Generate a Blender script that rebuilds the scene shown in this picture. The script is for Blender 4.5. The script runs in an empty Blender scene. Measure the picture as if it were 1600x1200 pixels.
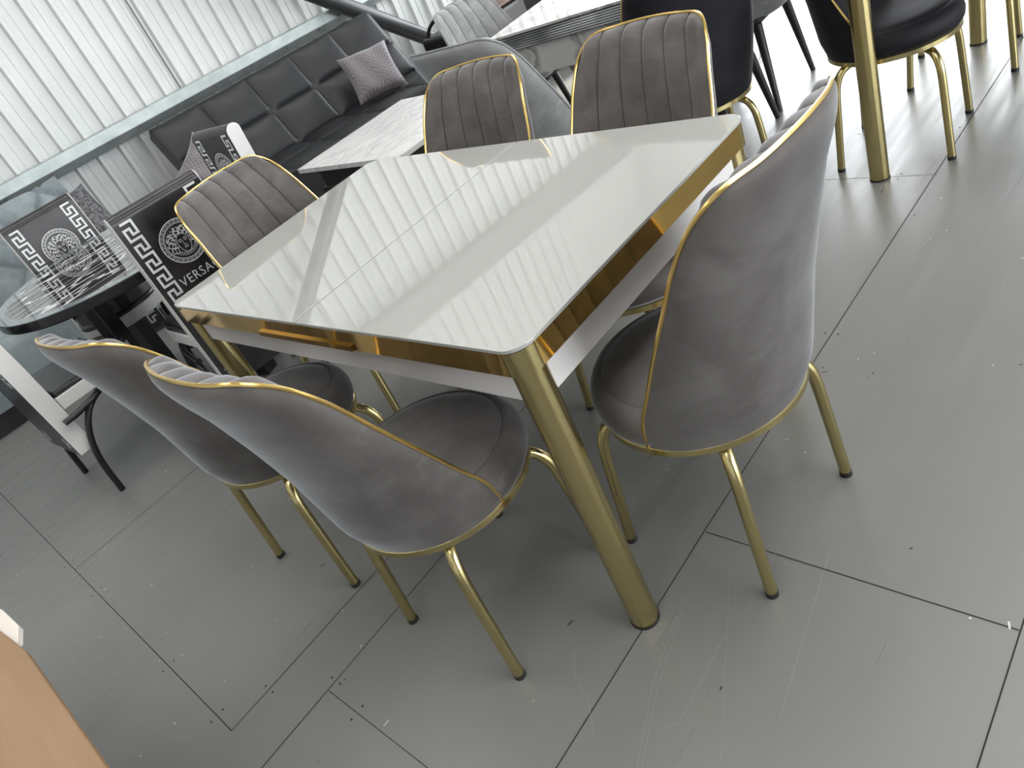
import bpy, bmesh, math, random
from mathutils import Vector, Matrix, Euler
S = bpy.context.scene
COL = S.collection
PI = math.pi
rnd = random.Random(7)

# ---------------------------------------------------------------- camera
def camera():
    yaw, pitch, roll = 0.944535, 0.561445, -0.456003
    cy, sy = math.cos(yaw), math.sin(yaw)
    f = Vector((-sy*math.cos(pitch), cy*math.cos(pitch), -math.sin(pitch)))
    r = Vector((cy, sy, 0)); u = r.cross(f)
    c, s = math.cos(roll), math.sin(roll)
    r2 = c*r + s*u; u2 = -s*r + c*u
    M = Matrix(((r2.x, u2.x, -f.x, 1.46202), (r2.y, u2.y, -f.y, -1.01794), (r2.z, u2.z, -f.z, 1.34290), (0, 0, 0, 1)))
    cd = bpy.data.cameras.new('camera'); cd.lens = 36*1168.04/1600; cd.sensor_width = 36; cd.clip_start = .02
    co = bpy.data.objects.new('camera', cd); COL.objects.link(co); co.matrix_world = M
    S.camera = co
camera()

# ---------------------------------------------------------------- light and exposure
w = bpy.data.worlds.new('daylight'); S.world = w; w.use_nodes = True
bg = w.node_tree.nodes['Background']; bg.inputs[0].default_value = (.93, .97, 1, 1); bg.inputs[1].default_value = 10.0
S.view_settings.view_transform = 'Standard'; S.view_settings.look = 'None'
S.view_settings.exposure = 0.0; S.view_settings.gamma = 1; S.view_settings.use_curve_mapping = False
def area(name, loc, rot, sx, sy, power, col=(1, 1, 1)):
    l = bpy.data.lights.new(name, 'AREA'); l.shape = 'RECTANGLE'; l.size = sx; l.size_y = sy; l.energy = power; l.color = col
    o = bpy.data.objects.new(name, l); COL.objects.link(o); o.location = loc; o.rotation_euler = rot
    return o
# daylight through the open front and the loading door
def portal(name, loc, rot, sx, sy):
    o = area(name, loc, rot, sx, sy, 1); o.data.cycles.is_portal = True
portal('door_daylight', (-2.2, 5.35, 1.18), (math.radians(-90), 0, 0), 4.8, 2.3)
portal('shopfront_daylight', (6.95, 2.0, 1.6), (0, math.radians(90), 0), 3.1, 5.8)
ROOF = 4.2
sun = bpy.data.lights.new('sun', 'SUN'); sun.energy = 22; sun.angle = .22; sun.color = (1, .95, .87)
so = bpy.data.objects.new('sun', sun); COL.objects.link(so)
so.rotation_euler = Vector((-.06, -1, -.95)).to_track_quat('-Z', 'Y').to_euler()

# ---------------------------------------------------------------- materials
def mat(name, col, rough=.5, metal=0., **kw):
    m = bpy.data.materials.new(name); m.use_nodes = True
    b = m.node_tree.nodes['Principled BSDF']
    b.inputs['Base Color'].default_value = (*col, 1); b.inputs['Roughness'].default_value = rough; b.inputs['Metallic'].default_value = metal
    for k, v in kw.items():
        b.inputs[k.replace('_', ' ')].default_value = v
    return m
def N(m, t, **kw):
    n = m.node_tree.nodes.new(t)
    for k, v in kw.items(): setattr(n, k, v)
    return n
def L(m, a, b): m.node_tree.links.new(a, b)
def bsdf(m): return m.node_tree.nodes['Principled BSDF']
def ramp(m, stops):
    r = N(m, 'ShaderNodeValToRGB'); cr = r.color_ramp
    while len(cr.elements) < len(stops): cr.elements.new(.5)
    for e, (p, c) in zip(cr.elements, stops): e.position = p; e.color = (*c, 1)
    return r
def noise_col(m, scale, stops, detail=4, stretch=None, coord='Object', dist=0):
    tc = N(m, 'ShaderNodeTexCoord'); mp = N(m, 'ShaderNodeMapping'); L(m, tc.outputs[coord], mp.inputs[0])
    if stretch: mp.inputs['Scale'].default_value = stretch
    n = N(m, 'ShaderNodeTexNoise'); n.inputs['Scale'].default_value = scale; n.inputs['Detail'].default_value = detail; n.inputs['Distortion'].default_value = dist
    L(m, mp.outputs[0], n.inputs['Vector']); r = ramp(m, stops); L(m, n.outputs['Fac'], r.inputs[0]); L(m, r.outputs[0], bsdf(m).inputs['Base Color'])
    return n, r, mp
def bump(m, scale, strength, dist=.001, stretch=None, detail=3):
    tc = N(m, 'ShaderNodeTexCoord'); mp = N(m, 'ShaderNodeMapping'); L(m, tc.outputs['Object'], mp.inputs[0])
    if stretch: mp.inputs['Scale'].default_value = stretch
    n = N(m, 'ShaderNodeTexNoise'); n.inputs['Scale'].default_value = scale; n.inputs['Detail'].default_value = detail
    L(m, mp.outputs[0], n.inputs['Vector'])
    b = N(m, 'ShaderNodeBump'); b.inputs['Strength'].default_value = strength; b.inputs['Distance'].default_value = dist
    L(m, n.outputs['Fac'], b.inputs['Height']); L(m, b.outputs[0], bsdf(m).inputs['Normal'])

def velvet(name, a, b, sheen=.8, tint=(.75, .82, .95)):
    m = mat(name, a, .62, 0, Sheen_Weight=sheen, Sheen_Roughness=.32, Specular_IOR_Level=.3)
    bsdf(m).inputs['Sheen Tint'].default_value = (*tint, 1)
    noise_col(m, 7, [(.38, a), (.62, b)], 3, dist=.6)
    r_ = [n_ for n_ in m.node_tree.nodes if n_.type == 'VALTORGB'][0]
    tc = N(m, 'ShaderNodeTexCoord'); mp = N(m, 'ShaderNodeMapping'); mp.inputs['Scale'].default_value = (1, 2.2, 3); mp.inputs['Rotation'].default_value = (.5, .3, .2); L(m, tc.outputs['Object'], mp.inputs[0])
    n2 = N(m, 'ShaderNodeTexNoise'); n2.inputs['Scale'].default_value = 6; n2.inputs['Detail'].default_value = 2; n2.inputs['Distortion'].default_value = 1.5; L(m, mp.outputs[0], n2.inputs['Vector'])
    r2 = ramp(m, [(.56, (0, 0, 0)), (.78, (.32, .32, .32))]); L(m, n2.outputs['Fac'], r2.inputs[0])
    mx = N(m, 'ShaderNodeMixRGB'); mx.inputs[2].default_value = (*[min(1, 1.55*c_) for c_ in b], 1); L(m, r2.outputs[0], mx.inputs[0]); L(m, r_.outputs[0], mx.inputs[1]); L(m, mx.outputs[0], bsdf(m).inputs['Base Color'])
    bump(m, 420, .25, .0006)
    return m
M = {}
M['velvet'] = velvet('grey_velvet', (.085, .076, .073), (.125, .115, .111), .75, (.80, .85, .92))
M['velvet_light'] = velvet('light_grey_velvet', (.20, .205, .205), (.27, .275, .275), .8)
M['velvet_black'] = velvet('black_velvet', (.006, .006, .009), (.012, .012, .017), .12, (.5, .5, .6))
M['groove_shade'] = mat('dark_seam_shade', (.03, .03, .032), .9)  # dark tone for the shade in the backrest seams
M['gold'] = mat('brushed_gold', (.56, .47, .23), .22, 1.0)
M['gold_polish'] = mat('polished_gold', (.78, .52, .17), .07, 1.0)
M['gold_trim'] = mat('gold_piping', (.83, .58, .20), .2, 1.0)
M['rubber'] = mat('black_rubber', (.012, .012, .012), .5)
M['glass_white'] = mat('white_glass', (.40, .405, .385), .02, 0, Specular_IOR_Level=.75, Coat_Weight=.6, Coat_Roughness=.0)
M['white_lacquer'] = mat('white_lacquer', (.72, .70, .70), .22)
M['black'] = mat('black_gloss', (.01, .01, .011), .25)
M['black_tube'] = mat('black_tube', (.008, .008, .009), .18)
M['black_wood'] = mat('black_wood', (.012, .012, .013), .4)
M['dark_in'] = mat('dark_underside', (.02, .02, .02), .8)
M['steel_dark'] = mat('dark_steel', (.055, .057, .06), .35, .3)
M['grey_metal'] = mat('grey_painted_steel', (.13, .135, .135), .5)
M['white_leather'] = mat('white_leather', (.72, .71, .70), .45); bump(M['white_leather'], 60, .4, .002)
M['print_white'] = mat('white_print', (.78, .79, .80), .5)
M['chrome'] = mat('chrome', (.7, .71, .73), .12, 1.0)
M['foam'] = mat('white_foam', (.80, .74, .68), .8)
M['wine'] = mat('wine_cloth', (.10, .035, .04), .7); noise_col(M['wine'], 12, [(.4, (.05, .02, .025)), (.6, (.17, .09, .09))])
M['teal'] = mat('pale_teal_glass', (.25, .36, .36), .1)
m = M['leather_dark'] = mat('dark_leather', (.02, .018, .02), .33); noise_col(m, 9, [(.35, (.010, .009, .011)), (.65, (.030, .026, .028))]); bump(m, 300, .2, .0005)
m = M['vinyl'] = mat('black_vinyl', (.012, .013, .015), .40, 0, Specular_IOR_Level=.35); bump(m, 260, .15, .0005)
m = M['blue_velvet'] = velvet('blue_grey_velvet', (.17, .20, .215), (.23, .265, .28), .7, (.7, .85, .95))
m = M['cushion'] = mat('grey_weave', (.12, .105, .115), .55, 0, Sheen_Weight=.5)
tc = N(m, 'ShaderNodeTexCoord'); ck = N(m, 'ShaderNodeTexChecker'); ck.inputs['Scale'].default_value = 70
ck.inputs['Color1'].default_value = (.16, .14, .155, 1); ck.inputs['Color2'].default_value = (.09, .078, .088, 1)
L(m, tc.outputs['Object'], ck.inputs['Vector']); L(m, ck.outputs[0], bsdf(m).inputs['Base Color'])
m = M['pattern_cushion'] = mat('patterned_velvet', (.05, .05, .055), .5); noise_col(m, 30, [(.45, (.02, .02, .023)), (.55, (.11, .11, .12))], 5, dist=2)
m = M['weave_black'] = mat('black_weave', (.012, .012, .013), .6); bump(m, 120, .6, .002)
# white sheet cladding
m = M['cladding'] = mat('white_sheet_steel', (.62, .64, .64), .38); noise_col(m, 1.6, [(.35, (.53, .55, .55)), (.65, (.60, .605, .60))], 5)
m = M['galv'] = mat('galvanised_steel', (.36, .40, .40), .42, .35); noise_col(m, 8, [(.35, (.30, .34, .34)), (.65, (.42, .46, .455))], 6)
m = M['cardboard'] = mat('brown_cardboard', (.42, .27, .16), .75); noise_col(m, 3, [(.3, (.27, .165, .09)), (.7, (.36, .23, .135))], 6, stretch=(.4, 6, 1)); bump(m, 40, .3, .001, (.3, 5, 1))
# marble
def marble(name, base, vein, scale, stretch, rough=.12):
    m = mat(name, base, rough)
    noise_col(m, scale, [(.40, base), (.47, vein), (.50, base), (.56, tuple(.5*(x+y) for x, y in zip(base, vein))), (.60, base)], 8, stretch, dist=1.2)
    return m
M['marble'] = marble('white_marble', (.66, .66, .65), (.50, .50, .505), 1.7, (4.5, 1.4, 1), .25)
M['marble_gloss'] = marble('grey_marble', (.42, .41, .40), (.20, .19, .18), 1.6, (2, 2, 2), .12)
m = M['vein_top'] = mat('black_white_print_glass', (.01, .01, .01), .03, 0, Specular_IOR_Level=.9)
tc = N(m, 'ShaderNodeTexCoord'); mp = N(m, 'ShaderNodeMapping'); mp.inputs['Scale'].default_value = (2.6, .6, 1); mp.inputs['Rotation'].default_value = (0, 0, math.radians(38))
L(m, tc.outputs['Object'], mp.inputs[0]); v = N(m, 'ShaderNodeTexVoronoi', feature='DISTANCE_TO_EDGE'); v.inputs['Scale'].default_value = 6
nz = N(m, 'ShaderNodeTexNoise'); nz.inputs['Scale'].default_value = 4; mx = N(m, 'ShaderNodeMixRGB'); mx.inputs[0].default_value = .22
L(m, mp.outputs[0], nz.inputs['Vector']); L(m, mp.outputs[0], mx.inputs[1]); L(m, nz.outputs['Color'], mx.inputs[2]); L(m, mx.outputs[0], v.inputs['Vector'])
r = ramp(m, [(.0, (.7, .71, .71)), (.022, (.6, .6, .6)), (.045, (.008, .008, .009))]); L(m, v.outputs['Distance'], r.inputs[0]); L(m, r.outputs[0], bsdf(m).inputs['Base Color'])
# floor paint
m = M['floor'] = mat('grey_floor_paint', (.2, .2, .2), .4, 0, Specular_IOR_Level=.5)
n, r, mp = noise_col(m, 1.1, [(.3, (.160, .161, .155)), (.7, (.200, .199, .191))], 8, (1, .7, 1))
tc = N(m, 'ShaderNodeTexCoord'); mp2 = N(m, 'ShaderNodeMapping'); mp2.inputs['Scale'].default_value = (26, 1.6, 1); mp2.inputs['Rotation'].default_value = (0, 0, .25); L(m, tc.outputs['Object'], mp2.inputs[0])
n2 = N(m, 'ShaderNodeTexNoise'); n2.inputs['Scale'].default_value = 1; n2.inputs['Detail'].default_value = 6; L(m, mp2.outputs[0], n2.inputs['Vector'])
r2 = ramp(m, [(.3, (.27, .27, .27)), (.75, (.44, .44, .44))]); L(m, n2.outputs['Fac'], r2.inputs[0]); L(m, r2.outputs[0], bsdf(m).inputs['Roughness'])
n3 = N(m, 'ShaderNodeTexNoise'); n3.inputs['Scale'].default_value = 160; n3.inputs['Detail'].default_value = 4; L(m, tc.outputs['Object'], n3.inputs['Vector'])
b = N(m, 'ShaderNodeBump'); b.inputs['Strength'].default_value = .22; b.inputs['Distance'].default_value = .0015; L(m, n3.outputs['Fac'], b.inputs['Height']); L(m, b.outputs[0], bsdf(m).inputs['Normal'])
M['joint'] = mat('floor_joint_dark', (.018, .017, .016), .9)
M['scratch'] = mat('floor_scratch', (.25, .25, .243), .7)
M['speck'] = mat('floor_speck', (.62, .60, .56), .8)
M['concrete'] = mat('outdoor_concrete', (.45, .44, .42), .8)

# ---------------------------------------------------------------- mesh helpers
class MB:
    def __init__(s): s.v = []; s.f = []; s.mi = []
    def add(s, vs, fs, mi=0):
        o = len(s.v); s.v += [tuple(v) for v in vs]; s.f += [tuple(i+o for i in f) for f in fs]; s.mi += [mi]*len(fs)
        return s
    def box(s, a, b, mi=0, T=None):
        x0, y0, z0 = a; x1, y1, z1 = b
        vs = [Vector(p) for p in ((x0,y0,z0),(x1,y0,z0),(x1,y1,z0),(x0,y1,z0),(x0,y0,z1),(x1,y0,z1),(x1,y1,z1),(x0,y1,z1))]
        if T: vs = [T @ v for v in vs]
        return s.add(vs, [(0,3,2,1),(4,5,6,7),(0,1,5,4),(1,2,6,5),(2,3,7,6),(3,0,4,7)], mi)
    def grid(s, rows, closed=False, mi=0):
        n = len(rows[0]); vs = [p for r in rows for p in r]; fs = []
        for i in range(len(rows)-1):
            for j in range(n if closed else n-1):
                a = i*n+j; b2 = i*n+(j+1) % n
                fs.append((a, b2, b2+n, a+n))
        return s.add(vs, fs, mi)
    def tube(s, path, r, n=12, caps=True, mi=0, closed=False):
        P = [Vector(p) for p in path]; m_ = len(P)
        R_ = r if isinstance(r, (list, tuple)) else [r]*m_
        rows = []; up = None
        for i in range(m_):
            if closed: t = (P[(i+1) % m_]-P[i-1])
            else: t = (P[min(i+1, m_-1)]-P[max(i-1, 0)])
            t.normalize()
            if up is None:
                up = Vector((0, 0, 1)) if abs(t.z) < .9 else Vector((1, 0, 0))
            up = (up - t*up.dot(t)).normalized(); sd = t.cross(up)
            rows.append([P[i]+R_[i]*(math.cos(a)*up+math.sin(a)*sd) for a in [2*PI*k/n for k in range(n)]])
        if closed: rows.append(rows[0])
        o = len(s.v); s.grid(rows, True, mi)
        if caps and not closed:
            s.f.append(tuple(o+k for k in reversed(range(n)))); s.mi.append(mi)
            s.f.append(tuple(o+(m_-1)*n+k for k in range(n))); s.mi.append(mi)
        return s
    def lathe(s, prof, n=48, c=(0, 0), mi=0, rf=None):
        rows = []
        for r, z in prof:
            rows.append([(c[0]+r*(rf(2*PI*k/n) if rf else 1)*math.cos(2*PI*k/n), c[1]+r*(rf(2*PI*k/n) if rf else 1)*math.sin(2*PI*k/n), z) for k in range(n)])
        return s.grid(rows, True, mi)
    def prism(s, poly, z0, z1, mi=0, T=None):
        n = len(poly); vs = [Vector((x, y, z0)) for x, y in poly]+[Vector((x, y, z1)) for x, y in poly]
        if T: vs = [T @ v for v in vs]
        return s.add(vs, [tuple(reversed(range(n))), tuple(range(n, 2*n))]+[(i, (i+1) % n, n+(i+1) % n, n+i) for i in range(n)], mi)
    def build(s, name, mats, parent=None, smooth=True, bevel=0, seg=2, sub=0, weld=True, angle=40):
        me = bpy.data.meshes.new(name); me.from_pydata(s.v, [], s.f)
        if not isinstance(mats, (list, tuple)): mats = [mats]
        for m_ in mats: me.materials.append(m_)
        for p, i in zip(me.polygons, s.mi): p.material_index = i
        bm = bmesh.new(); bm.from_mesh(me)
        if weld: bmesh.ops.remove_doubles(bm, verts=bm.verts, dist=1e-6)
        bmesh.ops.recalc_face_normals(bm, faces=bm.faces); bm.to_mesh(me); bm.free()
        o = bpy.data.objects.new(name, me); COL.objects.link(o)
        if parent: o.parent = parent
        if smooth:
            me.polygons.foreach_set('use_smooth', [True]*len(me.polygons))
            try: me.set_sharp_from_angle(angle=math.radians(angle))
            except Exception: pass
        if bevel:
            md = o.modifiers.new('bevel', 'BEVEL'); md.width = bevel; md.segments = seg; md.limit_method = 'ANGLE'; md.angle_limit = math.radians(50); md.harden_normals = False
        if sub:
            md = o.modifiers.new('subsurf', 'SUBSURF'); md.levels = sub; md.render_levels = sub
        return o
def tag(o, label=None, cat=None, group=None, kind=None):
    if label: o['label'] = label
    if cat: o['category'] = cat
    if group: o['group'] = group
    if kind: o['kind'] = kind
    return o
def empty(name, loc=(0, 0, 0), rz=0):
    o = bpy.data.objects.new(name, None); COL.objects.link(o); o.location = loc; o.rotation_euler = (0, 0, rz); o.empty_display_size = .1
    return o
def copy_tree(o, parent=None):
    c = o.copy(); COL.objects.link(c)
    if parent: c.parent = parent
    for ch in [x for x in bpy.data.objects if x.parent == o]: copy_tree(ch, c)
    return c
def rrect(x0, y0, x1, y1, r, n=8):
    out = []
    for cx, cy, a0 in ((x1-r, y1-r, 0), (x0+r, y1-r, 90), (x0+r, y0+r, 180), (x1-r, y0+r, 270)):
        for k in range(n+1):
            a = math.radians(a0+90*k/n); out.append((cx+r*math.cos(a), cy+r*math.sin(a)))
    return out
def smoothstep(a, b, x):
    t = max(0, min(1, (x-a)/(b-a))); return t*t*(3-2*t)
def catmull(pts, n=8):
    P = [Vector(p) for p in pts]; P = [2*P[0]-P[1]]+P+[2*P[-1]-P[-2]]; out = []
    for i in range(1, len(P)-2):
        a, b2, c, d = P[i-1:i+3]
        for k in range(n):
            t = k/n; out.append(.5*(2*b2+(c-a)*t+(2*a-5*b2+4*c-d)*t*t+(3*b2-a-3*c+d)*t**3))
    out.append(P[-2]); return out
def interp(x, xs, ys):
    if x <= xs[0]: return ys[0]
    for i in range(1, len(xs)):
        if x <= xs[i]: return ys[i-1]+(ys[i]-ys[i-1])*(x-xs[i-1])/(xs[i]-xs[i-1])
    return ys[-1]

# wall frame: origin on the wall foot, +u runs along the wall, +n points into the hall
WA = math.radians(84.0)
WT = Matrix.Translation((-4.17, 0, 0)) @ Matrix.Rotation(WA-PI/2, 4, 'Z')   # local x = into hall, local y = along wall
def W(x, y, z=0): return WT @ Vector((x, y, z))

# ================================================================ structure
def structure():
    # floor: boards with joints, screws, scratches as wear on one surface
    mb = MB()
    mb.add([(-5.2, -4, 0), (8, -4, 0), (8, 5.5, 0), (-5.2, 5.5, 0)], [(0, 1, 2, 3)], 0)
    z = .0006
    def strip(a, b, wd, mi, zz=z):
        a = Vector((*a, zz)); b2 = Vector((*b, zz)); d = b2-a; n_ = Vector((-d.y, d.x, 0)).normalized()*wd/2
        mb.add([a-n_, b2-n_, b2+n_, a+n_], [(0, 1, 2, 3)], mi)
    J = [((-5, -.985), (-.15, -1.055)), ((-1.40, -1.04), (-1.34, .2)), ((-1.34, .2), (-1.28, 2.6)), ((-.15, -1.055), (-.137, .19)),
         ((.018, -.40), (.008, -4)), ((.02, -.857), (.64, -.865)), ((.652, -4), (.640, -.10)), ((.640, -.10), (.690, 4.2)),
         ((.645, -.117), (1.258, -.128)), ((1.258, -4), (1.262, 3.6)), ((.668, 1.535), (-.60, 1.56)), ((1.26, 2.32), (1.9, 2.32)), ((-.60, .3), (-.58, 4.4)),
         ((1.9, -4), (1.9, 6)), ((-2.6, -1.03), (-2.55, 2.5)), ((-.58, 2.9), (.69, 2.88))]
    for i, (a, b2) in enumerate(J):
        strip(a, b2, .0026 if i not in (5, 10) else .0018, 1)
        d = Vector(b2)-Vector(a); Ld = d.length; d.normalize(); nn = Vector((-d.y, d.x))
        k = .12
        while k < Ld:
            for sgn in ((-1, 1) if rnd.random() < .5 else ()):
                c = Vector(a)+d*k+nn*sgn*.018; q = .0026
                mb.add([(c.x-q, c.y-q, z), (c.x+q, c.y-q, z), (c.x+q, c.y+q, z), (c.x-q, c.y+q, z)], [(0, 1, 2, 3)], 1)
            k += .31
    SC = [[(-1.101, -1.141), (-.708, -1.154)], [(-.974, -1.216), (-.80, -1.205), (-.618, -1.191), (-.385, -1.173), (-.30, -1.15), (-.247, -1.123), (-.239, -1.098)],
          [(.913, -.072), (.938, -.262), (.966, -.45)], [(.803, -.343), (.808, -.495), (.809, -.547), (.79, -.56)], [(.68, -.29), (.724, -.499), (.78, -.653)], [(.69, -.29), (.735, -.499), (.79, -.653)],
          [(.538, -.482), (.53, -.51), (.561, -.55), (.627, -.592), (.683, -.651)], [(.696, .681), (.791, .722), (.852, .788)], [(-1.37, -1.2), (-1.318, -1.033), (-1.2, -.6)], [(-1.18, -1.24), (-1.098, -.917)],
          [(-1.3, -1.0), (-1.22, -.5), (-1.18, .0)], [(-1.05, -1.0), (-.9, -.55)], [(1.0, .9), (1.05, 1.6)], [(.45, .2), (.5, -.1)], [(.9, 1.0), (.93, 1.9)]]
    for s in SC:
        for a, b2 in zip(s[:-1], s[1:]): strip(a, b2, .0012, 2)
    for _ in range(420):
        x = rnd.uniform(-3, 2.2); y = rnd.uniform(-1.4, 2.8); a = rnd.uniform(0, PI); l = rnd.choice([.002, .003, .004, .008]); d = Vector((math.cos(a), math.sin(a)))*l
        strip((x-d.x, y-d.y), (x+d.x, y+d.y), rnd.uniform(.0015, .0035), 3 if rnd.random() < .75 else 1, .0008)
    for _ in range(60):
        x = rnd.uniform(-2.6, 1.8); y = rnd.uniform(-1.3, 2.5); a = rnd.gauss(1.4, .5); l = rnd.uniform(.05, .3); d = Vector((math.cos(a), math.sin(a)))*l
        strip((x-d.x, y-d.y), (x+d.x, y+d.y), .0008, 2, .0007)
    tag(mb.build('floor', [M['floor'], M['joint'], M['scratch'], M['speck']], smooth=False, weld=False), kind='structure')
    mb = MB().add([(-12, 5.5, -.02), (12, 5.5, -.02), (12, 22, -.02), (-12, 22, -.02)], [(0, 1, 2, 3)])
    tag(mb.build('ground_outside', M['concrete'], smooth=False), kind='structure')
    mb = MB().add([(8, -8, -.02), (20, -8, -.02), (20, 5.5, -.02), (8, 5.5, -.02)], [(0, 1, 2, 3)])
    tag(mb.build('ground_outside', M['concrete'], smooth=False), kind='structure')
    # ribbed sheet wall on the left
    mb = MB(); pitch = .155; prof = []
    y = -5.0
    while y < 5.42:
        for du, dn in ((0, 0), (.028, .0), (.040, .028), (.064, .028), (.076, 0), (.112, 0), (.114, .004), (.117, .004), (.119, 0)):
            prof.append((dn, y+du))
        y += pitch
    rows = [[tuple(W(n_, u, z_)) for n_, u in prof] for z_ in (0, .9, 2.7, 4.7)]
    mb.grid(rows)
    tag(mb.build('wall_left', M['cladding'], smooth=False), kind='structure')
    mb = MB(); mb.box((.0285, 1.502, .995), (.031, 1.512, 4.6), 0, WT); tag(mb.build('trim_1', M['steel_dark'], smooth=False), kind='structure')
    # back wall with the loading door, front wall, right wall
    mb = MB(); mb.box((.25, 5.4, 0), (8, 5.55, 4.7)); mb.box((-5.2, 5.4, 2.35), (.25, 5.55, 4.7))
    tag(mb.build('wall_back', M['cladding'], smooth=False), kind='structure')
    mb = MB().box((-5.2, -4.15, 0), (8, -4, 4.7)); tag(mb.build('wall_front', M['cladding'], smooth=False), kind='structure')
    mb = MB(); mb.box((7, -4, 0), (7.15, -1, 4.7)); mb.box((7, 5, 0), (7.15, 5.5, 4.7)); mb.box((7, -1, 3.2), (7.15, 5, 4.7))
    tag(mb.build('wall_right', M['cladding'], smooth=False), kind='structure')
    # roof sheets with two roof light strips, closed by sheets that glow as daylight
    mb = MB()
    for x0, x1 in ((-5.2, -2.6), (-1.4, .8), (2.4, 8)): mb.box((x0, -4.1, 4.6), (x1, 5.6, 4.66))
    for x0, x1 in ((-2.6, -1.4), (.8, 2.4)): mb.box((x0, -4.1, 4.6), (x1, -3.3, 4.66)); mb.box((x0, 5.0, 4.6), (x1, 5.6, 4.66))
    tag(mb.build('ceiling', M['cladding'], smooth=False), kind='structure')
    gl = mat('rooflight_sheet', (.8, .8, .8), .6); bsdf(gl).inputs['Emission Color'].default_value = (1, .985, .96, 1); bsdf(gl).inputs['Emission Strength'].default_value = ROOF
    for k, (x0, x1) in enumerate(((-2.6, -1.4), (.8, 2.4))):
        tag(MB().box((x0, -3.3, 4.60), (x1, 5.0, 4.605)).build('window_%d' % (k+1), gl, smooth=False), kind='structure')
    # horizontal sheeting rails
    mb = MB()
    prof = [(.035, 1.003), (.150, 1.000), (.152, .935), (.150, .931), (.105, .905), (.060, .878), (.056, .878), (.056, .935), (.035, .935)]
    rows = [[tuple(W(a, u, b2)) for a, b2 in prof] for u in (-4, 5.4)]
    mb.grid(rows, True)
    rail = mb.build('steel_rail', M['galv'], smooth=False)
    tag(rail, 'galvanised steel rail running along the ribbed wall above the sofas', 'rail')
    u = 9.0
    while u < 4.5:
        mb.add([W(.158, u, .966), W(.1505, u, .975), W(.1505, u+.012, .975), W(.1505, u+.012, .962), W(.1505, u, .962)], [(0, 1, 2), (0, 2, 3), (0, 3, 4), (0, 4, 1)])
        u += .9
    k = .15
    while k < 4:
        MB().box((.118, k, .908), (.13, k+.014, .918), 0, WT).build('bolt_head', M['steel_dark'], rail, smooth=False); k += .31
    mb = MB().box((.034, -4, 2.76), (.16, 5.35, 3.04), 0, WT)
    tag(mb.build('steel_beam', M['grey_metal'], smooth=False), 'deep grey steel beam high on the ribbed wall', 'beam')
    # round dark brace leaning along the wall
    mb = MB().tube([W(.225, 4.03, .02), W(.225, .42, 3.0)], .062, 24)
    tag(mb.build('steel_brace', M['steel_dark']), 'dark round steel brace sloping up along the white ribbed wall', 'brace')
structure()

# ================================================================ velvet chair
CTRL = [(.205,.010,.385),(.220,.032,.467),(.228,.077,.555),(.230,.121,.645),(.225,.163,.731),(.214,.200,.812),(.200,.239,.875),(.167,.279,.913),(.097,.302,.919),(0,.310,.921)]
HALF = catmull([CTRL[i] for i in range(len(CTRL))]+[(-.097,.302,.919)], 8)[:8*9+1]
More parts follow.
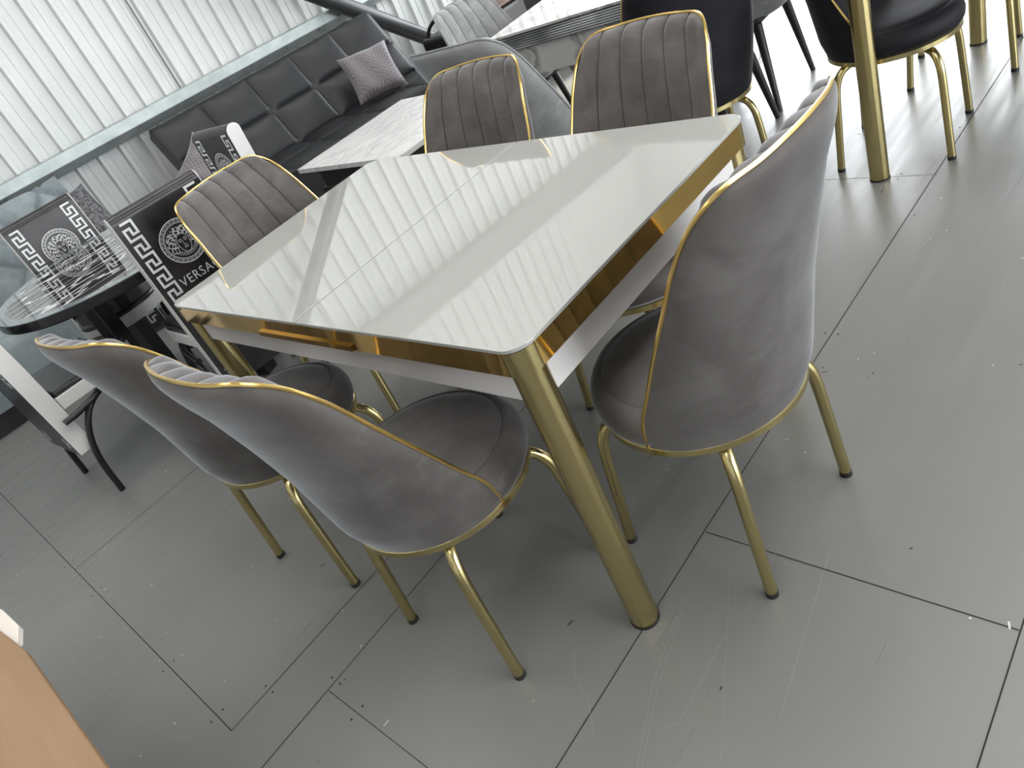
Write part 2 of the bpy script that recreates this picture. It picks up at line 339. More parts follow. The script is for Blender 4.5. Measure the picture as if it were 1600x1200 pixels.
# low part (z rising, to the shoulder) and the shoulder to the middle of the top
ish = 8*6
LOW = HALF[:ish+1]; TOPC = HALF[ish:]
lz = [p.z for p in LOW]; lw = [p.x for p in LOW]; ly = [p.y for p in LOW]
tx = [p.x for p in reversed(TOPC)]; ty = [p.y for p in reversed(TOPC)]; tz = [p.z for p in reversed(TOPC)]
ZR = [.385, .45, .6, .7, .8, .88, .93]; YR = [.204, .228, .245, .265, .290, .318, .342]
ZS = CTRL[6][2]
def wid(z): return interp(min(z, ZS), lz, lw)
def ypip(z): return interp(min(z, ZS), lz, ly)
def make_chair(vel, gold, piping, legs='tube', name='dining_chair', chan=6):
    root = empty(name)
    Z0 = .387
    # outer shell
    def sheet(kind, nu, nv, zlo):
        rows = []
        for i in range(nv+1):
            v_ = i/nv; row = []
            for j in range(nu+1):
                if kind == 'out': c = math.cos(PI*j/nu)
                else: c = 1-2*j/nu
                ac = abs(c); xt = ac*wid(ZS)
                zt = interp(xt, tx, tz); yb = interp(xt, tx, ty)
                z = zlo+(zt-zlo)*(1-(1-v_)**1.25)
                w_ = wid(z); x = c*w_; yp = ypip(z); yr = interp(z, ZR, YR)
                tau = max(0, min(1, (z-(zt-(.11 if kind == 'out' else .075)))/(.11 if kind == 'out' else .075)))
                if ac > .999: tau = 0
                g = 1-math.sqrt(max(0, 1-tau*tau))
                if kind == 'out':
                    ym = yp+(yr-yp)*math.sqrt(max(0, 1-c*c))
                    y = ym+(yb-ym)*g
                    if z < .42: # tuck in to the ring
                        pass
                else:
                    yi = yr-.062; ym = yi-(yi-yp)*ac**2.3
                    s_ = abs(math.sin(chan/2*PI*c)) if chan else 1
                    puff = (.0075*(s_**.4) if chan else .006)
                    edge = min(1, (1-ac)*8)
                    y = ym-puff*edge
                    y = y+(yb-y)*g
                    z += .016*edge*(s_**.5 if chan else 1)*math.sin(PI*min(1, max(0, (tau-.25)/.75)))*(1 if tau > .25 else 0)
                row.append((x, -y, z))
            rows.append(row)
        return rows
    MB().grid(sheet('out', 48, 34, Z0)).build('backrest_shell', vel, root)
    inner = sheet('in', 108, 44, .43)
    pad = MB().grid(inner).build('backrest_cushion', vel, root, angle=75)
    th = MB()  # seam lines as dark tubes, carrying the shade of the channel grooves
    for k in range(1, chan):
        th.tube([Vector(r_[k*108//chan])+Vector((0, .0006, .0004)) for r_ in inner], .0013, 6)
    th.build('seam_shade', M['groove_shade'], pad)
    pp = HALF+[Vector((-p.x, p.y, p.z)) for p in reversed(HALF[:-1])]
    o = MB().tube([(p.x, -p.y-.0, p.z+.001) for p in pp], .0038, 8).build('piping', piping, root)
    # seat cushion
    def rf(a):   # angle: +y is the front
        s_ = math.sin(a); return 1.0 if s_ > 0 else 1-.10*min(1, -s_*1.4)
    prof = [(.0005, .482), (.08, .484), (.15, .482), (.178, .477), (.183, .473), (.188, .475), (.203, .467), (.214, .452), (.219, .432), (.217, .412), (.209, .399), (.190, .396), (.001, .396)]
    MB().lathe(prof, 64, rf=rf).build('seat_cushion', vel, root, angle=60)
    if legs == 'tube':
        pr = [(.188, .381), (.206, .379), (.2105, .381), (.2105, .395), (.207, .398), (.188, .396), (.188, .381)]
        MB().lathe(pr, 72).build('seat_ring', gold, root)
        MB().lathe([(.001, .386), (.19, .386)], 48).build('underside', M['dark_in'], root)
        for a in (45, 135, 225, 315):
            ca, sa = math.cos(math.radians(a)), math.sin(math.radians(a))
            path = [(r_*ca, r_*sa+.008, z_) for r_, z_ in ((.10, .368), (.170, .368), (.192, .362), (.208, .349), (.220, .330), (.228, .307), (.232, .280), (.235, .25), (.2545, .012))]
            path = [path[0], path[1]]+catmull(path[2:7], 4)[:-1]+path[6:]
            lg = MB().tube(path, .0128, 14).build('leg', gold, root)
            MB().tube([(.2545*ca, .2545*sa+.008, .0125), (.2545*ca, .2545*sa+.008, 0.0)], .0138, 14).build('foot_cap', M['rubber'], lg)
    else:
        MB().box((-.17, -.17, .375), (.17, .17, .396)).build('underside', M['dark_in'], root, bevel=.01)
        for a in (45, 135, 225, 315):
            ca, sa = math.cos(math.radians(a)), math.sin(math.radians(a))
            MB().tube([(.20*ca, .20*sa, .385), (.275*ca, .275*sa, 0.0)], [.021, .011], 14).build('leg', M['black_wood'], root)
    return root
G1 = 'grey velvet dining chairs around the white glass table'
proto = make_chair(M['velvet'], M['gold'], M['gold_trim'])
spots = [((.267, -.439), 1.1, 'grey velvet dining chair with gold piping nearest the bottom, before the near table corner'),
         ((-.364, -.449), 5.0, 'grey velvet dining chair left of the nearest one, its back partly hidden by it'),
         ((.686, -.028), 87.0, 'grey velvet dining chair at the right end of the white glass table, seen from behind'),
         ((-.705, .078), -81.5, 'grey velvet dining chair at the left end of the white glass table, facing the camera'),
         ((-.280, .357), 181.9, 'grey velvet dining chair behind the middle of the far table edge, front ribs visible'),
         ((.293, .367), 175.2, 'grey velvet dining chair at the far right table corner, front ribs visible')]
for i, ((x, y), a, lab) in enumerate(spots):
    o = proto if i == 0 else copy_tree(proto)
    o.location = (x, y, 0); o.rotation_euler = (0, 0, math.radians(a)); tag(o, lab, 'chair', G1)
# black velvet chairs
bproto = make_chair(M['velvet_black'], M['gold'], M['gold_trim'])
GB = 'black velvet dining chairs with gold legs'
for i, ((x, y), a, lab) in enumerate([((-.133, 1.500), 46, 'black velvet dining chair standing behind the far right grey chair, back to camera'),
                           ((.478, 1.80), -84, 'black velvet dining chair behind the thick gold table leg at top right')]):
    o = bproto if i == 0 else copy_tree(bproto)
    o.location = (x, y, 0); o.rotation_euler = (0, 0, math.radians(a)); tag(o, lab, 'chair', GB)
o = copy_tree(bproto); o.location = (.50, 2.48, 0); o.rotation_euler = (0, 0, math.radians(-80))
tag(o, 'chair at the top right frame edge of which only straight gold legs show', 'chair', GB)
# light grey chairs with black tapered legs
gproto = make_chair(M['velvet_light'], M['gold'], M['velvet_light'], 'wood')
GG = 'light grey velvet chairs on black tapered legs'
for i, ((x, y), a, lab) in enumerate([((-.585, 1.145), -3, 'light grey velvet chair seen from behind, between ribbed chairs and marble table'),
                           ((-1.63, 2.19), -96, 'pale grey ribbed velvet chair at the left end of the marble table'),
                           ((-.37, 1.93), 92, 'light grey chair hidden behind the black velvet chair, black legs showing'),
                           ((-.41, 2.45), 93, 'light grey chair at top edge by the bright doorway, on black tapered legs')]):
    o = gproto if i == 0 else copy_tree(gproto)
    o.location = (x, y, 0); o.rotation_euler = (0, 0, math.radians(a)); tag(o, lab, 'chair', GG)
    if i == 1: o.scale = (1, 1, .93)
    if i == 0: o.scale = (1.16, 1.10, 1.03)

# ================================================================ white glass table
def main_table():
    t = empty('dining_table'); tag(t, 'white glass extending dining table with polished gold band and round gold legs', 'table')
    X, Y, r = .6695, .411, .045
    for x0, x1, nm in ((-X, -.0045, 'glass_top'), (.0005, X, 'glass_top')):
        full = rrect(-X, -Y, X, Y, r, 8)
        poly = [(min(max(x, x0), x1), y) for x, y in full]
        out = []
        for q in poly:
            if not out or (Vector(q)-Vector(out[-1])).length > 1e-5: out.append(q)
        if (Vector(out[0])-Vector(out[-1])).length < 1e-5: out.pop()
        MB().prism(out, .753, .760).build(nm, M['glass_white'], t, smooth=False, bevel=.0015)
    MB().box((-.0044, -Y+.002, .7535), (.0004, Y-.002, .7575)).build('leaf_joint', M['chrome'], t, smooth=False)
    # gold band round the edge: strips between the corners
    def band(poly_o, poly_i, z0, z1):
        n = len(poly_o); vs = [(*p, z0) for p in poly_o]+[(*p, z1) for p in poly_o]+[(*p, z0) for p in poly_i]+[(*p, z1) for p in poly_i]
        fs = []
        for i in range(n):
            j = (i+1) % n; fs += [(i, j, n+j, n+i), (2*n+j, 2*n+i, 3*n+i, 3*n+j), (n+i, n+j, 3*n+j, 3*n+i), (j, i, 2*n+i, 2*n+j)]
        return MB().add(vs, fs)
    e = .002
    band(rrect(-X+e, -Y+e, X-e, Y-e, r-e), rrect(-X+.012, -Y+.012, X-.012, Y-.012, r-.012), .704, .7529).build('edge_band', M['gold_polish'], t, angle=30)
    # pull rail under the joint on the near side
    MB().box((-.20, -Y-.004, .706), (.185, -Y+.002, .719)).build('pull_rail', M['gold_polish'], t, smooth=False)
    # apron
    a = MB(); Ya, Xa, th, z0, z1 = Y-.030, X-.030, .016, .632, .7039
    MB().box((-X+.06, -Ya-th/2, z0), (X-.06, -Ya+th/2, z1)).build('apron', M['white_lacquer'], t, smooth=False, bevel=.001)
    MB().box((-X+.06, Ya-th/2, z0), (X-.06, Ya+th/2, z1)).build('apron', M['white_lacquer'], t, smooth=False, bevel=.001)
    MB().box((Xa-th/2, -Y+.06, z0), (Xa+th/2, Y-.06, z1)).build('apron', M['white_lacquer'], t, smooth=False, bevel=.001)
    MB().box((-Xa-th/2, -Y+.06, z0), (-Xa+th/2, Y-.06, z1)).build('apron', M['white_lacquer'], t, smooth=False, bevel=.001)
    MB().box((-X+.02, -Y+.02, .735), (X-.02, Y-.02, .7528)).build('top_board', M['white_lacquer'], t, smooth=False)
    for sx in (-1, 1):
        for sy in (-1, 1):
            cx, cy = sx*(X-.040), sy*(Y-.040)
            lg = MB().tube([(cx, cy, .006), (cx, cy, .734)], .0315, 32).build('leg', M['gold'], t)
            MB().tube([(cx, cy, 0), (cx, cy, .0065)], .033, 32).build('foot_cap', M['rubber'], lg)
            n = 24; rows = []
            for z_ in (.7035, .7525):
                rows.append([(cx+.0385*math.cos(2*PI*k/n), cy+.0385*math.sin(2*PI*k/n), z_) for k in range(n)])
            MB().grid(rows, True).build('collar', M['gold'], lg)
main_table()

# second gold-leg table above frame
def gold_table():
    t = empty('dining_table', (1.12, 2.10, 0), math.radians(-1)); tag(t, 'tall-legged table beyond the right chair, its thick gold leg in view', 'table')
    X, Y = .67, .62
    MB().prism(rrect(-X, -Y, X, Y, .045), .735, .76).build('tabletop', M['glass_white'], t, smooth=False, bevel=.002)
    for sx in (-1, 1):
        for sy in (-1, 1):
            cx, cy = sx*(X-.045), sy*(Y-.04)
            lg = MB().tube([(cx, cy, .006), (cx, cy, .734)], .032, 28).build('leg', M['gold'], t)
            MB().tube([(cx, cy, 0), (cx, cy, .0065)], .0335, 28).build('foot_cap', M['rubber'], lg)
gold_table()

# ================================================================ patterned chairs
KEY = [(0, 0), (0, 1), (.72, 1), (.72, .52), (.36, .52), (.36, 0), (1, 0)]
def make_print(T, x0, x1, z0, z1, text=True):
    """white print on a flat face; T maps (x, z) on the face to 3-D"""
    key = MB(); med = MB(); txt = None
    def ribbon(mb, pts, wd, closed=False):
        pts = [Vector(p) for p in pts]; n = len(pts); Ls = []; Rs = []
        for i in range(n):
            if closed: a, b2 = pts[i-1], pts[(i+1) % n]
            else: a, b2 = pts[max(i-1, 0)], pts[min(i+1, n-1)]
            d1 = (pts[i]-a) if (pts[i]-a).length > 1e-9 else (b2-pts[i]); d2 = (b2-pts[i]) if (b2-pts[i]).length > 1e-9 else d1
            d1 = d1.normalized(); d2 = d2.normalized(); n1 = Vector((-d1.y, d1.x)); n2 = Vector((-d2.y, d2.x)); nn = n1+n2
            if nn.length < 1e-6: nn = n1
            nn = nn/max(.5, nn.length**2/2)*.5*2/2 if False else nn.normalized()/max(.7, nn.normalized().dot(n1))
            Ls.append(T(pts[i]+nn*wd/2)); Rs.append(T(pts[i]-nn*wd/2))
        m_ = n if closed else n-1
        fs = [(i, (i+1) % n, n+(i+1) % n, n+i) for i in range(m_)]
        mb.add(Ls+Rs, fs)
    # meander bands on both sides
    bw = .040; pitch = .062
    for side in (-1, 1):
        xo = (x0+.016) if side < 0 else (x1-.016)
        pts = []; z = z1
        while z-pitch > z0:
            for s_, t_ in KEY[:-1]: pts.append((xo-side*t_*bw, z-s_*pitch))
            z -= pitch
        ribbon(key, pts, .0085)
    # medallion
    cx, cz, R = (x0+x1)/2, z1-.145, .078
    def circ(r_, n=64): return [(cx+r_*math.cos(2*PI*k/n), cz+r_*math.sin(2*PI*k/n)) for k in range(n)]
    ribbon(med, circ(R), .003, True); ribbon(med, circ(R*.80), .0018, True)
    pts = []; K = 28
    for k in range(K):
        for f_, rr in ((0, .84), (0, .95), (.6, .95), (.6, .89), (.3, .89), (.3, .84)):
            a = 2*PI*(k+f_)/K; pts.append((cx+R*rr*math.cos(a), cz+R*rr*math.sin(a)))
    ribbon(med, pts, .0014, True)
    def q(x, z): return (cx+R*x, cz+R*z)
    # face: outline, brows, eyes, nose, lips
    face = [q(.30*math.cos(a)*(1 if math.sin(a) > 0 else .92), -.08+(.40 if math.sin(a) > 0 else .46)*math.sin(a)) for a in [2*PI*k/32 for k in range(32)]]
    ribbon(med, face, .0018, True)
    for s_ in (-1, 1):
        ribbon(med, [q(s_*.05, .06), q(s_*.12, .10), q(s_*.22, .06)], .0022)
        ribbon(med, [q(s_*.07, -.01), q(s_*.13, .025), q(s_*.20, -.01), q(s_*.13, -.035)], .0014, True)
        ribbon(med, [q(s_*.04, -.16), q(s_*.055, -.205), q(0, -.225)], .0014)
    ribbon(med, [q(-.035, .05), q(-.03, -.08), q(-.05, -.19)], .0014)
    ribbon(med, [q(-.10, -.30), q(-.04, -.285), q(0, -.295), q(.04, -.285), q(.10, -.30), q(.0, -.345)], .0016, True)
    rr_ = random.Random(3)
    for k in range(30):
        a = -.55+(PI+1.1)*k/29
        pts = []
        for t_ in [i/8 for i in range(9)]:
            r_ = .36+(.40)*t_; aa = a+.20*math.sin(t_*6+k*1.9)+.10*t_*rr_.choice((-1, 1))
            pts.append(q(r_*math.cos(aa)*.98, -.04+r_*math.sin(aa)*.92+.02))
        ribbon(med, pts, .0017 if k % 3 else .0028)
    for k in range(12):
        a = -2.5+k*.17
        ribbon(med, [q(.47*math.cos(a), -.06+.47*math.sin(a)), q(.56*math.cos(a+.12), -.05+.55*math.sin(a+.12)), q(.68*math.cos(a), -.03+.66*math.sin(a))], .0018)
    if text:
        cu = bpy.data.curves.new('lettering', 'FONT'); cu.body = 'VERSACE'; cu.size = .042; cu.align_x = 'CENTER'; cu.align_y = 'CENTER'; cu.space_character = 1.12; cu.resolution_u = 3
        ob = bpy.data.objects.new('lettering', cu); COL.objects.link(ob)
        dg = bpy.context.evaluated_depsgraph_get(); me = bpy.data.meshes.new_from_object(ob.evaluated_get(dg))
        txt = MB(); txt.add([T(Vector((cx+v_.co.x, cz-R-.047+v_.co.y*1.15))) for v_ in me.vertices], [tuple(p.vertices) for p in me.polygons])
        bpy.data.objects.remove(ob); bpy.data.meshes.remove(me)
    return key, med, txt
def make_print_chair():
    root = empty('dining_chair')
    hw, th, z0, z1 = .168, .070, .205, .94
    # back panel: profile in y (thickness) / z, rounded top, local back of chair = -y
    yb = -.205
    prof = []   # (y, z)
    lean = lambda z: -.02*max(0, (z-.45))/.5
    n = 12
    prof += [(yb, z0), (yb+lean(.6), .6), (yb+lean(z1-.03), z1-.031)]
    for k in range(1, n):
        a = PI-PI*k/n; prof.append((yb+lean(z1)+th/2+th/2*math.cos(a), z1-.031+.031*math.sin(a)))
    prof += [(yb+th+lean(z1-.03), z1-.031), (yb+th+lean(.6), .6), (yb+th, z0)]
    mb = MB(); mb.grid([[(x, y, z) for y, z in prof+[prof[0]]] for x in (-hw, hw)])
    bk = mb.build('backrest', M['leather_dark'], root, angle=50)
    ins = .004
    for sx in (-1, 1):
        k_ = len(prof); c = (sum(p[0] for p in prof)/k_, sum(p[1] for p in prof)/k_)
        vs = [(sx*hw, y, z) for y, z in prof]+[(sx*(hw+.003), y+(c[0]-y)*.05, z-.002*(1 if z > .5 else -1)) for y, z in prof]
        fs = [tuple(range(k_, 2*k_))]+[(i, (i+1) % k_, k_+(i+1) % k_, k_+i) for i in range(k_)]
        MB().add(vs, fs).build('side_panel', M['white_leather'], root, smooth=False)
    for face in (-1, 1):
        if face < 0: T = lambda p: (-p.x, yb+lean(p.y)-.0012, p.y)       # rear face, read from behind
        else: T = lambda p: (p.x*-1, yb+th+lean(p.y)+.0012, p.y)
        if face < 0: T = lambda p: (p.x, yb+lean(p.y)-.0012, p.y)
        key, med, txt = make_print(T, -hw+.006, hw-.006, z0+.015, z1-.035)
        key.build('border_print', M['print_white'], bk, smooth=False, weld=False)
        med.build('medallion_print', M['print_white'], bk, smooth=False, weld=False)
        txt.build('lettering', M['print_white'], bk, smooth=False, weld=False)
    # seat
    poly = [(-.165, yb+th), (.165, yb+th)]+[( .19*math.cos(a)*1.0, .09+.15*math.sin(a)) for a in [PI*k/14 for k in range(15)]]
    st = MB().prism(poly, .415, .462).build('seat', M['leather_dark'], root, bevel=.012, seg=3)
    MB().prism([(x*1.03, y*1.02+.002) for x, y in poly], .385, .440).build('seat_side', M['white_leather'], root, bevel=.004)
    kb = MB()
    for dx in (-.03, .03):
        pts = [(-.02, 0), (-.02, .04), (.02, .04), (.02, .015), (0, .015), (0, .028)]
        for a, b2 in zip(pts[:-1], pts[1:]):
            x0_, x1_ = sorted((a[0], b2[0])); y0_, y1_ = sorted((a[1], b2[1]))
            kb.box((dx*.9+x0_-.002, .10+y0_-.002, .4621), (dx*.9+x1_+.002, .10+y1_+.002, .4632))
    kb.build('seat_print', M['print_white'], st, smooth=False)
    # bent tube frame
    for sx in (-1, 1):
        x = sx*.198
        MB().tube(catmull([(x, yb+.02, 0), (x, yb+.035, .15), (x, yb+.07, .26), (x, yb+.13, .34), (x*.92, yb+.22, .378), (x*.7, .1, .384)], 5), .0125, 12).build('leg', M['black_tube'], root)
        MB().tube(catmull([(x*1.0, .175, 0), (x*.98, .17, .2), (x*.9, .15, .33), (x*.8, .08, .378)], 5), .0125, 12).build('leg', M['black_tube'], root)
        MB().tube(catmull([(x*1.02, yb+.03, .355), (x*1.02, yb+.10, .357), (x*.97, yb+.2, .372), (x*.7, .0, .384)], 5), .0125, 12).build('frame_rail', M['black_tube'], root)
    return root
vproto = make_print_chair()
GV = 'black and white printed chairs round the dark table'
for i, ((x, y), a, lab) in enumerate([((-1.88, -.545), 3, 'printed chair with white sides at far left, seen from behind its left side'),
      ((-1.448, -.045), 82, 'black printed chair with medallion and lettering on its back, behind the left table corner'),
      ((-2.367, -.134), -96, 'black printed chair on the far left side of the round table, medallion facing camera'),
      ((-1.886, .365), 181, 'black printed chair with white side in front of the black sofa')]):
    o = vproto if i == 0 else copy_tree(vproto)
    o.location = (x, y, 0); o.rotation_euler = (0, 0, math.radians(a)); tag(o, lab, 'chair', GV)

# ================================================================ round table
def round_table():
    t = empty('round_table', (-1.93, -.05, 0)); tag(t, 'round black table with a glass top printed in white streaks', 'table')
    R, z = .57, .722
    MB().lathe([(.001, z-.006), (R-.004, z-.006), (R, z-.003), (R, z-.036), (R-.006, z-.042), (.001, z-.042)], 72).build('table_rim', M['black'], t, angle=30)
    MB().lathe([(.001, z-.0058), (R-.05, z-.0058), (R-.05, z), (.001, z)], 72).build('printed_glass', M['vein_top'], t, angle=30)
    MB().lathe([(R-.0495, z-.0058), (R-.002, z-.0058), (R-.002, z), (R-.0495, z), (R-.0495, z-.0058)], 72).build('glass_border', mat('clear_border_glass', (.16, .19, .20), .03), t, angle=30)
    for a in (20, 110, 200, 290):
        ca, sa = math.cos(math.radians(a)), math.sin(math.radians(a))
        T = Matrix.Translation((.29*ca, .29*sa, 0)) @ Matrix.Rotation(math.radians(a), 4, 'Z')
        MB().box((-.035, -.035, 0), (.035, .035, z-.041), 0, T).build('leg', M['black'], t, smooth=False, bevel=.003)
    for a in (0, 90):
        MB().box((-.26, -.02, .60), (.26, .02, z-.042), 0, Matrix.Rotation(math.radians(a+20), 4, 'Z')).build('stretcher', M['black'], t, smooth=False)
round_table()

# ================================================================ sofas
def tufted(nx, nz, w_, h_, depth, sub=9, puff=.03):
    rows = []
    for j in range(nz*sub+1):
        row = []
        for i in range(nx*sub+1):
            a = abs(math.sin(PI*i/sub)); b2 = abs(math.sin(PI*j/sub))
            row.append((i/(nx*sub)*w_, j/(nz*sub)*h_, puff*(min(a, b2)**.3)*(.75+.25*a*b2)))
        rows.append(row)
    return rows
def nrot(n_, spin):
    q = Vector(n_).normalized().to_track_quat('Z', 'Y'); return (q.to_matrix() @ Matrix.Rotation(math.radians(spin), 3, 'Z')).to_euler()
def cushion(name, loc, rot, size, m_, label, cat='cushion', group=None, th=.11):
    rows = []; n = 20
    top = []; bot = []
    for j in range(n+1):
        rt = []; rb = []
        for i in range(n+1):
            u, v_ = 2*i/n-1, 2*j/n-1
            pin = 1-.10*(1-abs(u)**2)*abs(v_)**2-.0; pin2 = 1-.10*(1-abs(v_)**2)*abs(u)**2
            x, y = u*size/2*pin2, v_*size/2*pin
            h = th/2*((1-u**4)*(1-v_**4))**.5*(1+.10*math.sin(7*u+3*v_))
            rt.append((x, y, h+.001)); rb.append((x, y, -h-.001))
        top.append(rt); bot.append(rb)
    mb = MB().grid(top).grid(bot)
    o = mb.build(name, m_, angle=80); o.location = loc; o.rotation_euler = rot
    return tag(o, label, cat, group)
def black_sofa():
    t = empty('sofa_bed'); t.matrix_world = WT; tag(t, 'black tufted sofa bed with low armless seat against the ribbed wall', 'sofa')
    # wall frame: x into the hall, y along the wall
    y0, y1 = 1.06, 2.93; Lg = y1-y0
    xb, xt, zb, zt = .66, .36, .40, .885
    bx = Vector((xt-xb, 0, zt-zb)); H = bx.length; up = bx.normalized(); nrm = Vector((up.z, 0, -up.x))
    for k in range(1):
        rows = [[Vector((xb, y0, zb))+Vector((0, p[0], 0))+up*p[1]+nrm*(p[2]+.02) for p in r_] for r_ in tufted(5, 2, Lg, H, .03, 16, .035)]
        mb = MB().grid(rows)
        fr = [Vector((xb, y0, zb)), Vector((xb, y1, zb)), Vector((xb, y1, zb))+up*H, Vector((xb, y0, zb))+up*H]
        bk = [p-nrm*.09 for p in fr]; f2 = [p+nrm*.021 for p in fr]
        mb.add(f2+bk, [(4, 5, 6, 7), (0, 1, 5, 4), (1, 2, 6, 5), (2, 3, 7, 6), (3, 0, 4, 7)])
        mb.build('backrest', M['vinyl'], t, angle=50, bevel=.0)
    rows = [[Vector((1.30-p[1], y0+p[0], .405+p[2])) for p in r_] for r_ in tufted(5, 2, Lg, .68, .03, 16, .03)]
    mb = MB().grid(rows); mb.box((.62, y0, .27), (1.30, y1, .4055)); mb.build('seat', M['vinyl'], t, angle=50)
    MB().box((.62, y0+.02, .10), (1.24, y1-.02, .27)).build('base', M['black_wood'], t, smooth=False)
    for x in (.66, 1.2):
        for y in (y0+.06, y1-.06): MB().tube([(x, y, 0), (x, y, .10)], [.016, .022], 12).build('leg', M['chrome'], t)
black_sofa()
P = W(.84, 2.47, .585); cushion('cushion', P, nrot((.75, -.35, .62), -4), .37, M['cushion'], 'grey woven cushion leaning in the right corner of the black sofa', group='woven cushions on the black sofa')
P = W(.80, 1.16, .585); cushion('cushion', P, nrot((.8, -.1, .6), 35), .38, M['cushion'], 'grey woven cushion at the left end of the black sofa', group='woven cushions on the black sofa')
P = W(1.10, 1.12, .49); cushion('cushion', P, nrot((.3, 0, .9), 20), .36, M['wine'], 'dark wine red cushion below the left grey cushion', th=.12)

def grey_sofa():
    t = empty('sofa'); t.matrix_world = WT; tag(t, 'blue grey velvet sofa with diamond quilting at the far left', 'sofa')
    y0, y1 = -2.6, .42
    def quilt(w_, h_, step, n, puff):
        nx = int(w_/step*n); nz = int(h_/step*n); rows = []
        for j in range(nz+1):
            row = []
            for i in range(nx+1):
                a, b2 = i/n, j/n
                d = min(abs(math.sin(PI*(a+b2)/2)), abs(math.sin(PI*(a-b2)/2)))
                row.append((i/nx*w_, j/nz*h_, puff*d**.35))
            rows.append(row)
        return rows
    Lg = y1-y0
    xb, xt, zb, zt = .62, .36, .42, .90
    bx = Vector((xt-xb, 0, zt-zb)); H = bx.length; up = bx.normalized(); nrm = Vector((up.z, 0, -up.x))
    rows = [[Vector((xb, y0, zb))+Vector((0, p[0], 0))+up*p[1]+nrm*(p[2]+.03) for p in r_] for r_ in quilt(Lg, H, .17, 12, .035)]
    mb = MB().grid(rows); fr = [Vector((xb, y0, zb)), Vector((xb, y1, zb)), Vector((xb, y1, zb))+up*H, Vector((xb, y0, zb))+up*H]
    mb.add([p+nrm*.031 for p in fr]+[p-nrm*.08 for p in fr], [(4, 5, 6, 7), (0, 1, 5, 4), (1, 2, 6, 5), (2, 3, 7, 6), (3, 0, 4, 7)])
    mb.build('backrest', M['blue_velvet'], t, angle=60)
    rows = []
    for j, (x, z) in enumerate([(.60, .43), (.8, .44), (.98, .435), (1.05, .41), (1.07, .36), (1.07, .20)]): rows.append([(x, y0+Lg*i/10, z) for i in range(11)])
    MB().grid(rows).box((.55, y0, .12), (1.065, y1, .36)).build('seat', M['blue_velvet'], t, angle=60)
    MB().box((.5, y0+.02, 0), (1.02, y1-.02, .12)).build('base', M['black_wood'], t, smooth=False)
grey_sofa()
P = W(.74, .30, .66); cushion('cushion', P, nrot((.8, -.2, .6), 10), .40, M['pattern_cushion'], 'dark patterned cushion at the right end of the blue grey sofa', th=.13)

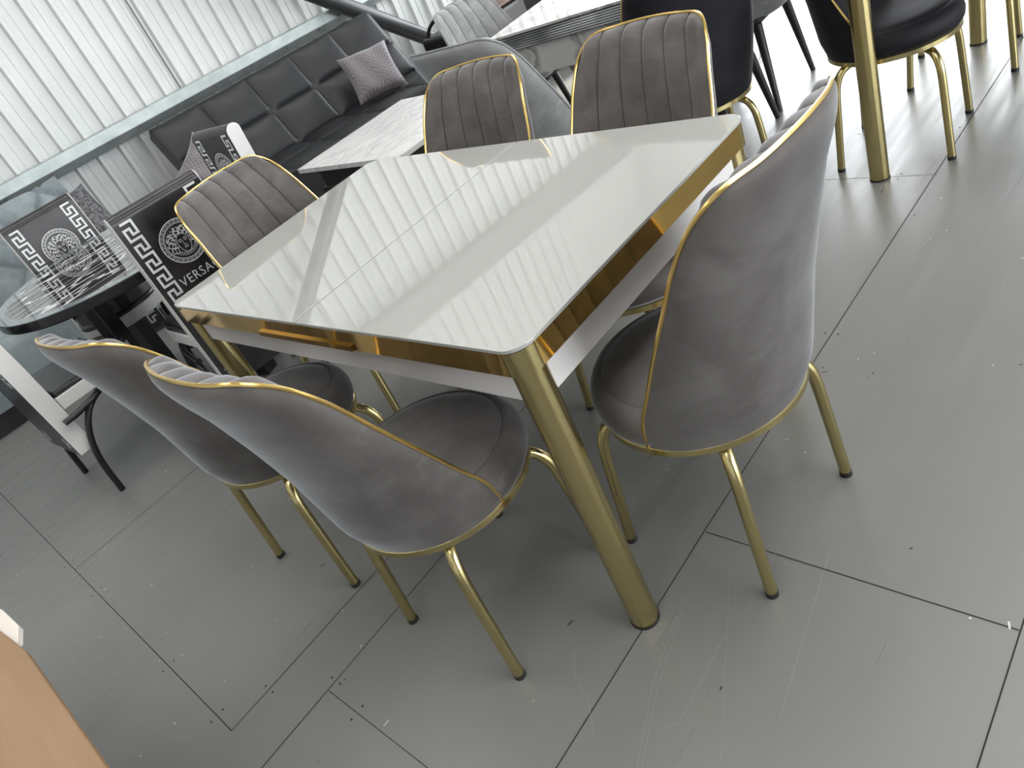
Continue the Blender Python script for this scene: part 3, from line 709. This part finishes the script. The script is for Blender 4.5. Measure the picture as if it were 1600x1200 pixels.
# ================================================================ marble tables
def coffee_table():
    t = empty('coffee_table', (-1.86, 1.475, 0), 0); tag(t, 'low rectangular white marble table in front of the black sofa', 'table')
    MB().box((-.45, -.425, .475), (.45, .425, .50)).build('tabletop', M['marble'], t, smooth=False, bevel=.002)
    MB().box((-.38, -.35, .36), (.38, .35, .4745)).build('apron', M['black_wood'], t, smooth=False)
    for sx in (-1, 1):
        for sy in (-1, 1): MB().box((sx*.37-.03, sy*.34-.03, 0), (sx*.37+.03, sy*.34+.03, .36)).build('leg', M['black_wood'], t, smooth=False)
coffee_table()
def marble_table():
    t = empty('dining_table', (-.86, 2.42, 0), math.radians(7)); tag(t, 'grey marble dining table with ribbed chrome edge and marble pedestal', 'table')
    X, Y = .40, .78
    MB().box((-X, -Y, .748), (X, Y, .76)).build('tabletop', M['marble_gloss'], t, smooth=False, bevel=.002)
    e = MB()
    for k in range(6):
        z = .744-k*.0098; e.box((-X+.001, -Y+.001, z-.0062), (X-.001, Y-.001, z))
    for k in range(6):
        z = .744-k*.0098; e.box((-X+.008, -Y+.008, z-.0098), (X-.008, Y-.008, z-.0062), 1)
    e.build('edge_trim', [M['chrome'], M['black']], t, smooth=False, weld=False)
    MB().prism([(-.06, .03), (.06, .03), (.30, .60), (-.30, .60)], -.02, .02, 0, Matrix.Translation((0, -.42, .0)) @ Matrix.Rotation(math.radians(90), 4, 'X')).build('pedestal_panel', M['marble_gloss'], t, smooth=False)
    MB().prism([(-.06, .03), (.06, .03), (.30, .60), (-.30, .60)], -.02, .02, 0, Matrix.Translation((0, .42, .0)) @ Matrix.Rotation(math.radians(90), 4, 'X')).build('pedestal_panel', M['marble_gloss'], t, smooth=False)
    MB().box((-.30, -.60, 0), (.30, .60, .05)).build('pedestal_base', M['marble_gloss'], t, smooth=False, bevel=.004)
    MB().box((-.385, -.765, .56), (.385, .765, .684)).build('apron', M['marble_gloss'], t, smooth=False)
marble_table()

# ================================================================ other things
def wooden_top():
    t = empty('side_table'); tag(t, 'low table with a tan wooden top at the bottom left corner of the picture', 'table')
    pts = [(-.80, -1.29), (-.359, -1.208), (-.252, -1.196), (-.194, -1.190), (.60, -1.195), (.62, -1.75), (-.85, -1.78)]
    MB().prism(pts, .485, .505).build('tabletop', M['cardboard'], t, smooth=False, bevel=.004)
    MB().prism([(-.82, -1.26), (-.46, -1.185), (-.34, -1.178), (-.285, -1.195), (-.33, -1.30), (-.82, -1.40)], .470, .484).build('lower_shelf', M['foam'], t, smooth=False)
    for x in (-.70, .45):
        for y in (-1.68, -1.40): MB().tube([(x, y, 0), (x, y, .486)], .018, 12).build('leg', M['black_wood'], t)
wooden_top()
def black_stool():
    t = empty('side_chair', tuple(W(1.12, 3.24, 0))); tag(t, 'black seat block with brown top beside the right end of the black sofa', 'seat')
    MB().box((-.30, -.28, 0), (.28, .28, .60)).build('seat_body', M['black_wood'], t, smooth=True, bevel=.03, seg=3)
    MB().tube(catmull([(-.26, -.24, .59), (-.18, -.20, .68), (.05, -.1, .74), (.26, .0, .70)], 6), .013, 10).build('handle', M['black_tube'], t)
    MB().box((-.28, -.05, .602), (.28, .26, .635)).build('seat_pad', mat('brown_leather', (.10, .055, .035), .35), t, bevel=.012)
black_stool()
def cabinet():
    t = empty('cabinet', (-2.7, 4.0, 0), math.radians(8)); tag(t, 'dark grey cabinet at the top edge beyond the marble table', 'cabinet')
    MB().box((-.5, -.3, .06), (.5, .3, .80)).build('body', mat('dark_grey_laminate', (.06, .06, .062), .4), t, smooth=False, bevel=.003)
    MB().box((-.46, -.27, 0), (.46, .27, .06)).build('plinth', M['black_wood'], t, smooth=False)
cabinet()
